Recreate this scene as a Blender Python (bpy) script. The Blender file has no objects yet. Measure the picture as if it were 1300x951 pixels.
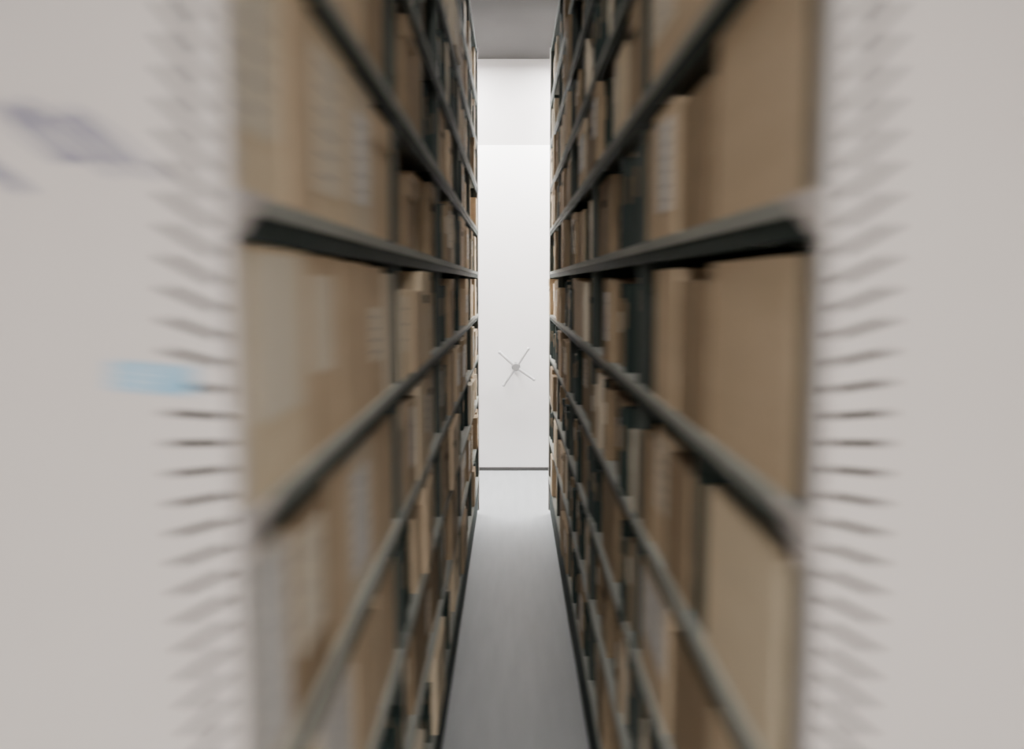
import bpy, bmesh, math, random
from mathutils import Matrix, Vector
random.seed(11)
scene = bpy.context.scene
COL = scene.collection

# ---------------------------------------------------------------- materials
def mat(name, c1, c2=None, rough=0.6, metal=0.0, scale=8.0, bump=0.0, stretch=(1,1,1), detail=4, spec=0.5):
    m = bpy.data.materials.new(name); m.use_nodes = True
    nt = m.node_tree; b = nt.nodes['Principled BSDF']
    b.inputs['Roughness'].default_value = rough
    b.inputs['Metallic'].default_value = metal
    b.inputs['Specular IOR Level'].default_value = spec
    c2 = c2 or tuple(x*0.9 for x in c1)
    tc = nt.nodes.new('ShaderNodeTexCoord'); mp = nt.nodes.new('ShaderNodeMapping')
    mp.inputs['Scale'].default_value = stretch
    n = nt.nodes.new('ShaderNodeTexNoise'); n.inputs['Scale'].default_value = scale
    n.inputs['Detail'].default_value = detail
    r = nt.nodes.new('ShaderNodeValToRGB')
    r.color_ramp.elements[0].position = 0.3; r.color_ramp.elements[1].position = 0.7
    r.color_ramp.elements[0].color = (*c1, 1); r.color_ramp.elements[1].color = (*c2, 1)
    nt.links.new(tc.outputs['Object'], mp.inputs['Vector'])
    nt.links.new(mp.outputs[0], n.inputs['Vector'])
    nt.links.new(n.outputs['Fac'], r.inputs['Fac'])
    nt.links.new(r.outputs['Color'], b.inputs['Base Color'])
    if bump:
        bp = nt.nodes.new('ShaderNodeBump'); bp.inputs['Strength'].default_value = bump
        bp.inputs['Distance'].default_value = 0.002
        nt.links.new(n.outputs['Fac'], bp.inputs['Height'])
        nt.links.new(bp.outputs[0], b.inputs['Normal'])
    return m

M_panel = mat('painted_steel_panel', (0.60,0.55,0.52), (0.57,0.52,0.495), 0.55, scale=3, bump=0.05)
M_slot = mat('slot_dark', (0.012,0.011,0.010), None, 0.9, spec=0.1)
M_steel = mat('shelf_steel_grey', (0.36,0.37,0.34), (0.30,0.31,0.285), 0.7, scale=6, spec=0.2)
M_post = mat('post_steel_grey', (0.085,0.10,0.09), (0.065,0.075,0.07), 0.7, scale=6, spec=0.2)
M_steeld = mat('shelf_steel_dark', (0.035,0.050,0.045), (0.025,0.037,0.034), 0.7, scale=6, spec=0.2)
CARD = [mat('cardboard_tan', (0.66,0.52,0.36), (0.60,0.47,0.32), 0.85, scale=5, bump=0.15, stretch=(1,1,4), spec=.2),
        mat('cardboard_sand', (0.78,0.65,0.47), (0.72,0.60,0.43), 0.85, scale=5, bump=0.15, stretch=(1,1,4), spec=.2),
        mat('cardboard_brown', (0.38,0.285,0.185), (0.33,0.245,0.16), 0.85, scale=5, bump=0.15, stretch=(1,1,4), spec=.2),
        mat('cardboard_pale', (0.72,0.63,0.50), (0.66,0.58,0.46), 0.85, scale=5, bump=0.1, spec=.2)]
M_paper = mat('label_paper', (0.80,0.72,0.59), (0.77,0.69,0.56), 0.8)
M_white = mat('white_paper', (0.80,0.78,0.75), (0.74,0.72,0.69), 0.8)
M_ink = mat('print_ink', (0.25,0.24,0.27), None, 0.8)
M_pen = mat('marker_ink', (0.18,0.18,0.27), None, 0.7)
M_blue = mat('blue_label', (0.20,0.38,0.53), (0.24,0.42,0.57), 0.6)
M_shadefolder = mat('shade_folder', (0.02,0.035,0.033), (0.035,0.055,0.05), 0.7, spec=.2)
M_wall = mat('wall_plaster', (0.44,0.425,0.42), (0.41,0.395,0.39), 0.85, scale=4, bump=0.1)
M_wpanel = mat('white_panel_paint', (0.90,0.89,0.88), (0.87,0.86,0.85), 0.6, scale=2, bump=0.03)
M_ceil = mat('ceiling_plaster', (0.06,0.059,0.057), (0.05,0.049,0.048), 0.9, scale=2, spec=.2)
M_floor = mat('floor_vinyl', (0.36,0.377,0.39), (0.32,0.335,0.347), 0.45, scale=4, detail=5, stretch=(5,0.7,1))
M_base = mat('baseboard_dark', (0.05,0.05,0.047), None, 0.6)
M_chrome = mat('brushed_metal', (0.50,0.50,0.50), (0.44,0.44,0.44), 0.4, metal=0.1)
M_hub = mat('hub_grey', (0.22,0.22,0.22), None, 0.5)
M_black = mat('black_plastic', (0.03,0.03,0.03), None, 0.4)

# ---------------------------------------------------------------- helpers
class MB:
    def __init__(s): s.bm = bmesh.new(); s.mats = []
    def mi(s, m):
        if m not in s.mats: s.mats.append(m)
        return s.mats.index(m)
    def box(s, x0,x1,y0,y1,z0,z1, m, rot=None):
        i = s.mi(m)
        c = Vector(((x0+x1)/2,(y0+y1)/2,(z0+z1)/2))
        M = Matrix.Translation(c)
        if rot is not None: M = M @ rot
        M = M @ Matrix.Diagonal((abs(x1-x0),abs(y1-y0),abs(z1-z0),1))
        r = bmesh.ops.create_cube(s.bm, size=1, matrix=M)
        for f in {f for v in r['verts'] for f in v.link_faces}: f.material_index = i
    def cyl(s, p0, p1, r0, m, r1=None, seg=20):
        i = s.mi(m); p0=Vector(p0); p1=Vector(p1); d=p1-p0
        M = Matrix.Translation((p0+p1)/2) @ d.to_track_quat('Z','Y').to_matrix().to_4x4()
        r = bmesh.ops.create_cone(s.bm, cap_ends=True, segments=seg, radius1=r0, radius2=r0 if r1 is None else r1, depth=d.length, matrix=M)
        for f in {f for v in r['verts'] for f in v.link_faces}: f.material_index = i
    def sph(s, c, r0, m):
        i = s.mi(m)
        r = bmesh.ops.create_uvsphere(s.bm, u_segments=16, v_segments=10, radius=r0, matrix=Matrix.Translation(c))
        for f in {f for v in r['verts'] for f in v.link_faces}: f.material_index = i; f.smooth=True
    def prism(s, pts, m):
        i = s.mi(m)
        v=[s.bm.verts.new(p) for p in pts]
        fs=[s.bm.faces.new((v[0],v[1],v[2])),s.bm.faces.new((v[5],v[4],v[3])),
            s.bm.faces.new((v[0],v[3],v[4],v[1])),s.bm.faces.new((v[1],v[4],v[5],v[2])),s.bm.faces.new((v[2],v[5],v[3],v[0]))]
        for f in fs: f.material_index=i
    def obj(s, name, parent=None, bevel=0.0):
        bmesh.ops.recalc_face_normals(s.bm, faces=s.bm.faces)
        me = bpy.data.meshes.new(name); s.bm.to_mesh(me); s.bm.free()
        for m in s.mats: me.materials.append(m)
        o = bpy.data.objects.new(name, me); COL.objects.link(o)
        if parent: o.parent = parent
        if bevel:
            b = o.modifiers.new('bevel','BEVEL'); b.width=bevel; b.segments=2; b.limit_method='ANGLE'
        return o
def empty(name):
    e = bpy.data.objects.new(name, None); COL.objects.link(e); e.empty_display_size=0.2; return e

# ---------------------------------------------------------------- room
H = 3.55; WB = 5.96; WF = -2.4; WX = 2.6; CZ = 1.65
def simple(name, args, m):
    b = MB(); b.box(*args, m); return b.obj(name)
simple('floor', (-WX-.1,WX+.1,WF-.1,WB+.1,-0.1,0.0), M_floor)
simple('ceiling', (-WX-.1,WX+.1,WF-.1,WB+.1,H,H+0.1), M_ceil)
simple('wall_back', (-WX,WX,WB,WB+.1,0,H), M_wall)
simple('wall_front', (-WX,WX,WF-.1,WF,0,H), M_wall)
simple('wall_left', (-WX-.1,-WX,WF,WB,0,H), M_wall)
simple('wall_right', (WX,WX+.1,WF,WB,0,H), M_wall)
simple('baseboard_back', (-WX,WX,WB-.028,WB,0,0.030), M_base)
simple('baseboard_left', (-WX,-WX+.012,WF,WB-.03,0,0.06), M_base)
simple('baseboard_right', (WX-.012,WX,WF,WB-.03,0,0.06), M_base)
simple('trim_back_cladding', (-WX,WX,WB-.02,WB,0.030,2.83), M_wpanel)

# ---------------------------------------------------------------- shelving
Y0, Y1 = 0.565, 4.80
TOP = 3.25
SH = [0.28,0.57,0.86,1.15,1.44,1.73,2.02,2.31,2.60,2.89]
D = 0.40
NB = 5
def S(s, a, b):
    return (s*a, s*b) if s>0 else (-b, -a)

def shelving(s, xin):
    par = empty('mobile_shelving_unit')
    xo = xin+2*D+0.04
    a,b_ = S(s, xin, xo)
    p = MB()
    p.box(a,b_,Y0,Y0+.018,0.03,TOP, M_panel)
    p.box(a,b_,Y1-.018,Y1,0.03,TOP, M_panel)
    p.obj('end_panels', par, 0.002)
    q = MB()
    zc = CZ-0.13
    z = 0.50
    while z < 2.9:
        L = 0.050
        xc = xin+0.030
        ang = math.atan((z-zc)/(xc+0.01)); ang = max(-0.95, min(0.95, ang))
        R = Matrix.Rotation(-s*ang, 4, 'Y')
        q.box(s*xc-L/2, s*xc+L/2, Y0-.0008, Y0+.002, z-.0026, z+.0026, M_slot, rot=R)  # perforation holes drawn long and fanned, as zoom-blur streaks
        z += 0.0242
    q.obj('slot_streaks', par)
    f = MB()
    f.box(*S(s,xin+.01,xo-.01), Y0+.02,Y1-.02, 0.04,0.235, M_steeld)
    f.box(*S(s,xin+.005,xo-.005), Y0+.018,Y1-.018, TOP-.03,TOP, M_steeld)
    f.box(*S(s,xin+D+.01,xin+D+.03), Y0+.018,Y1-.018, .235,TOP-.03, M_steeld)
    bw = (Y1-Y0-.036)/NB
    for i in range(1,NB+1):
        y = min(Y0+.018+i*bw, Y1-.038)
        for xa in (xin+.006, xin+D-.03, xo-.034):
            f.box(*S(s,xa,xa+.028), y,y+.02, .235,TOP-.03, M_post)
        f.box(*S(s,xin+.008,xo-.008), y+.008,y+.012, .235,TOP-.03, M_steeld)
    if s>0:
        f.box(*S(s,xin+.012,xin+.05), Y0+.0185,Y0+.07, .235,TOP-.03, M_post)  # dark piece added here to stand for the shadow in the gap
    f.obj('frame', par, 0.001)
    g = MB()
    for zt in SH:
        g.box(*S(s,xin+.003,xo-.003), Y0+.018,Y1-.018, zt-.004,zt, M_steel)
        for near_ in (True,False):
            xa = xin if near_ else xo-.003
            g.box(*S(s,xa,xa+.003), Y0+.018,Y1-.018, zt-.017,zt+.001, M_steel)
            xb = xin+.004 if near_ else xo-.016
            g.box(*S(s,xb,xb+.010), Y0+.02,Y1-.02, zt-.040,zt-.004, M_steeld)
        yy0,yy1=(Y0+.0185, Y0+.095)
        xs=s*(xin-.002); xe=s*(xin+.003)
        g.prism([(xs,yy0,zt+.002),(xs,yy1,zt+.002),(xs,yy0,zt-.040),(xe,yy0,zt+.002),(xe,yy1,zt+.002),(xe,yy0,zt-.040)], M_panel)
    g.obj('shelves', par, 0.0006)
    w = MB()
    for y in (Y0+.3,(Y0+Y1)/2,Y1-.3):
        for xa in (xin+.08, xo-.08):
            w.cyl((s*xa-.012 ,y,.035),(s*xa+.012,y,.035),.035,M_black)
    w.obj('wheels', par)
    return par

XL, XR = 0.234, 0.260
UL = shelving(-1, XL)
UR = shelving( 1, XR)

# ---------------------------------------------------------------- archive boxes
def add_box(B, s, xin, y0, y1, z0, h, m, rec=0.01, d=0.33, lid=False, label=None, hole=False):
    xf = xin+rec
    B.box(*S(s,xf,xf+d), y0,y1, z0+.0005,z0+h, m)
    w = y1-y0
    if lid:
        B.box(*S(s,xf-.004,xf+d+.002), y0-.002,y1+.002, z0+h-.045,z0+h+.003, m)
    if hole and w>.1:
        yc=(y0+y1)/2
        B.box(*S(s,xf-.0006,xf+.002), yc-.035,yc+.035, z0+h*.70-.011,z0+h*.70+.011, M_slot)
    if label:
        lm, ya, yb, za, zb, lines = label
        e = .0045 if lid else .001
        B.box(*S(s,xf-e,xf+.001), y0+w*ya,y0+w*yb, z0+h*za,z0+h*zb, lm)
        lw = w*(yb-ya); lh=h*(zb-za)
        for i in range(lines):
            zz = z0+h*zb-lh*(i+.8)/(lines+.6)
            B.box(*S(s,xf-e-.0005,xf-.0003), y0+w*ya+lw*.12, y0+w*ya+lw*random.uniform(.55,.88), zz-.0014,zz+.0014, M_ink)

def add_binder(B, s, xin, y0, w, z0, h, m, rec):
    xf=xin+rec
    R = Matrix.Rotation(random.uniform(-.03,.03),4,'X')
    B.box(*S(s,xf,xf+.27), y0,y0+w, z0+.001,z0+h, m, rot=R)
    B.box(*S(s,xf-.0015,xf+.001), y0+w*.2,y0+w*.8, z0+h*.5,z0+h*.8, M_paper if m is not M_shadefolder else Bn)

T,Sn,Bn,P = CARD
F = M_shadefolder
LB = lambda lm=M_paper, ya=.1,yb=.9,za=.35,zb=.95,n=5: (lm,ya,yb,za,zb,n)
near = {
 (-1,2.02): [(.61,.80,.24,Sn,{}),(.81,.97,.24,T,{}),(.98,1.16,.235,T,{'label':LB()}),(1.17,1.34,.22,Bn,{})],
 (-1,1.73): [(.600,.745,.248,Sn,{'label':LB(M_paper,.1,.85,.25,.98,6)}),(.75,.835,.248,T,{}),(.84,1.05,.245,Sn,{'label':LB(M_paper,.1,.75,.15,.9,6)}),
             (1.06,1.22,.24,P,{'label':LB(M_white,.15,.7,.2,.8,5)}),(1.23,1.39,.225,T,{'lid':True})],
 (-1,1.44): [(.615,.795,.247,Sn,{'label':LB(M_paper,.12,.88,.30,.97,0)}),(.80,.955,.245,T,{'label':LB(M_paper,.2,.8,.4,.9,0)}),
             (.96,1.14,.243,T,{}),(1.145,1.29,.24,T,{'label':LB(M_paper,.2,.8,.3,.7,4)}),(1.33,1.39,.23,P,{})],
 (-1,1.15): [(.600,.715,.245,P,{'label':LB(M_white,.08,.92,.1,.97,8)}),(.72,.87,.24,Bn,{'label':LB(M_paper,.15,.85,.3,.9,3)}),(.875,.99,.245,T,{}),
             (1.0,1.17,.24,P,{'label':LB(M_white,.15,.85,.15,.85,6)}),(1.18,1.38,.235,T,{})],
 (-1,0.86): [(.61,.80,.22,Sn,{}),(.81,1.0,.24,P,{'label':LB(M_white)}),(1.02,1.2,.2,T,{}),(1.22,1.39,.22,T,{})],
 (1,2.02): [(.655,.93,.24,T,{}),(.95,1.15,.23,T,{}),(1.17,1.39,.235,T,{'label':LB()})],
 (1,1.73): [(.655,.93,.244,T,{}),(.96,1.12,.205,Bn,{}),(1.14,1.30,.225,T,{'label':LB(M_white,.1,.75,.2,.9,6)}),(1.32,1.39,.22,T,{})],
 (1,1.44): [(.655,.93,.238,T,{}),(.935,1.10,.215,Bn,{}),(1.11,1.27,.235,T,{}),(1.28,1.34,.19,F,{}),(1.345,1.39,.21,F,{})],  # dark folders stand in for the black gaps between box tops
 (1,1.15): [(.66,.92,.225,Sn,{}),(.935,1.00,.245,F,{}),(1.01,1.16,.21,Bn,{}),(1.17,1.28,.235,T,{'label':LB()}),(1.29,1.39,.20,Bn,{})],
 (1,0.86): [(.65,.88,.22,T,{}),(.90,1.12,.20,Bn,{}),(1.14,1.38,.23,T,{'label':LB(M_white)})],
}
def fill(s, xin, name):
    B = MB()
    bw=(Y1-Y0-.036)/NB
    ups=[Y0+.018+i*bw for i in range(1,NB)]
    for zt in SH:
        y = Y0+.03+(.06 if s>0 else 0)
        key=(s,zt)
        if key in near:
            for (a,b,h,m,kw) in near[key]:
                add_box(B,s,xin,a,b,zt,h,m,rec=random.uniform(.006,.014),**kw); y=b+.006
        while y < Y1-.06:
            q = random.random()
            dk = .16 if s<0 else .28
            if zt<1.3 and s>0: dk=.38
            if zt>2.2: dk = .65  # upper levels get mostly dark binders, in place of shade
            if q < dk:
                n=random.randint(3,6)
                for _ in range(n):
                    w=random.uniform(.03,.055)
                    nu=[u for u in ups if u-.004<y+w and y<u+.026]
                    if nu: y=nu[0]+.03
                    if y+w>Y1-.03: break
                    add_binder(B,s,xin,y,w,zt,random.uniform(.17,.235),random.choice([M_shadefolder,M_shadefolder,M_shadefolder,M_shadefolder,Bn,P]),random.uniform(.0,.04))
                    y+=w+.004
                continue
            if q < dk+.08: y += random.uniform(.04,.12); continue
            w=random.choice([.11,.13,.16,.2,.26])
            nu=[u for u in ups if u-.004<y+w and y<u+.026]
            if nu:
                u=nu[0]
                if y<u-.09: w=u-.006-y
                else: y=u+.028
            if y+w>Y1-.025: break
            m=random.choices([T,Sn,Bn,P],[5,1,5,1] if s<0 else [4,.5,7,.7])[0]
            lab=None
            if random.random()<.33:
                lab=LB(random.choice([M_paper,M_paper,M_white]),.15,random.uniform(.6,.85),random.uniform(.2,.5),random.uniform(.75,.93),random.randint(2,5))
            h=random.uniform(.17,.235) if random.random()<.5 else random.uniform(.22,.245)
            add_box(B,s,xin,y,y+w,zt,h,m,rec=random.choice([random.uniform(-.010,.02),random.uniform(.0,.05)]),
                    lid=random.random()<.3 and h<.24,label=lab,hole=random.random()<.3 and lab is None)
            y+=w+random.uniform(.003,.012)
    return B.obj(name, None, 0.0016)
fill(-1, XL, 'archive_boxes')
fill( 1, XR, 'archive_boxes')

# ---------------------------------------------------------------- panel markings (left end panel)
def at(pxx, pyy, Y=Y0):
    return ((pxx-650)/867*Y, CZ+(360-pyy)/867*Y)
x0,z1 = at(138,460); x1,z0 = at(242,501)
b=MB()
R=Matrix.Rotation(math.radians(5),4,'Y')
b.box(x0,x1,Y0-.0012,Y0,z0+.001,z1-.001,M_blue,rot=R)
for i in range(3):
    zz=z0+.006+i*.006
    b.box(x0+.006,x1-.03+i*.006,Y0-.0016,Y0-.001,zz+.001,zz+.0022,M_white,rot=R)
b.obj('blue_label', UL)

def scribble(name, start, end, n, amp, lean, th):
    cu=bpy.data.curves.new(name,'CURVE'); cu.dimensions='3D'; cu.bevel_depth=th; cu.bevel_resolution=2
    sp=cu.splines.new('POLY'); N=n*14; sp.points.add(N)
    rs=[random.uniform(.6,1.2) for _ in range(n+2)]
    for i in range(N+1):
        t=i/N; ph=t*n; a=amp*rs[int(ph)]
        px_=start[0]+(end[0]-start[0])*t; pz_=start[1]+(end[1]-start[1])*t
        c=math.cos(2*math.pi*ph); sn=math.sin(2*math.pi*ph)
        sp.points[i].co=(px_-lean*a*c+.3*a*sn, Y0-.0003, pz_+a*c,1)
    o=bpy.data.objects.new(name,cu); COL.objects.link(o); o.data.materials.append(M_pen); o.parent=UL
scribble('handwriting_line_1', at(40,172), at(165,186), 7, .027, 1.2, .0013)
scribble('handwriting_line_2', at(-60,190), at(30,232), 6, .017, 1.3, .0013)

# ---------------------------------------------------------------- four-spoke handwheel on the back cladding
hx, hz = 0.034, 0.93
h=MB()
yb=WB-.02
h.cyl((hx,yb,hz),(hx,yb-.012,hz),.036,M_hub,seg=32)
h.cyl((hx,yb-.012,hz),(hx,yb-.06,hz),.020,M_chrome,seg=24)
h.cyl((hx,yb-.05,hz),(hx,yb-.08,hz),.038,M_hub,r1=.030,seg=32)
for adeg in (56,138,-35,-124):
    a=math.radians(adeg)
    dx,dz=math.cos(a),math.sin(a)
    h.cyl((hx,yb-.064,hz),(hx+dx*.19,yb-.064,hz+dz*.19),.014,M_chrome,r1=.012)
    h.sph((hx+dx*.19,yb-.064,hz+dz*.19),.015,M_chrome)
h.obj('crank_handwheel')

# ---------------------------------------------------------------- lights
def emis(name,col,st):
    m=bpy.data.materials.new(name); m.use_nodes=True; nt=m.node_tree
    nt.nodes.remove(nt.nodes['Principled BSDF'])
    e=nt.nodes.new('ShaderNodeEmission'); e.inputs[0].default_value=(*col,1); e.inputs[1].default_value=st
    nt.links.new(e.outputs[0],nt.nodes['Material Output'].inputs[0]); return m
def fixture(x,y,lx,ly,st,col=(1,.97,.93),z=H,name='unseen_ceiling_light'):
    e=MB(); m=emis('unseen_lamp_diffuser',col,st)
    e.box(x-lx/2,x+lx/2,y-ly/2,y+ly/2,z-.05,z,M_panel)
    e.box(x-lx/2+.01,x+lx/2-.01,y-ly/2+.01,y+ly/2-.01,z-.056,z-.0505,m)
    if z<H:
        for sx in (-1,1):
            e.cyl((x+sx*lx*.4,y,z-.002),(x+sx*lx*.4,y,H),.004,M_black,seg=8)
    e.obj(name)
fixture(0.05,-1.15,.9,.5,84,(1,.955,.90),z=2.45,name='added_pendant_light')  # unseen lamp behind the camera, added so panels dim towards the corners
fixture(0,1.3,.25,1.0,20)  # unseen lamp over the aisle, added to brighten boxes and floor
fixture(-1.0,5.5,1.3,.3,220,(1,.98,.96))
fixture( 1.0,5.5,1.3,.3,220,(1,.98,.96))
w=bpy.data.worlds.new('world'); scene.world=w; w.use_nodes=True
w.node_tree.nodes['Background'].inputs[0].default_value=(.9,.95,1,1)
w.node_tree.nodes['Background'].inputs[1].default_value=.3

# ---------------------------------------------------------------- camera
cd=bpy.data.cameras.new('camera'); cam=bpy.data.objects.new('camera',cd); COL.objects.link(cam)
cd.sensor_width=36; cd.lens=24; cd.shift_y=-0.035; cd.clip_start=.02
cam.location=(0,0,CZ); cam.rotation_euler=(math.radians(90-4.6),0,0)
cd.dof.use_dof=True; cd.dof.focus_distance=5.9; cd.dof.aperture_fstop=2.6; cd.dof.aperture_ratio=0.24
scene.camera=cam
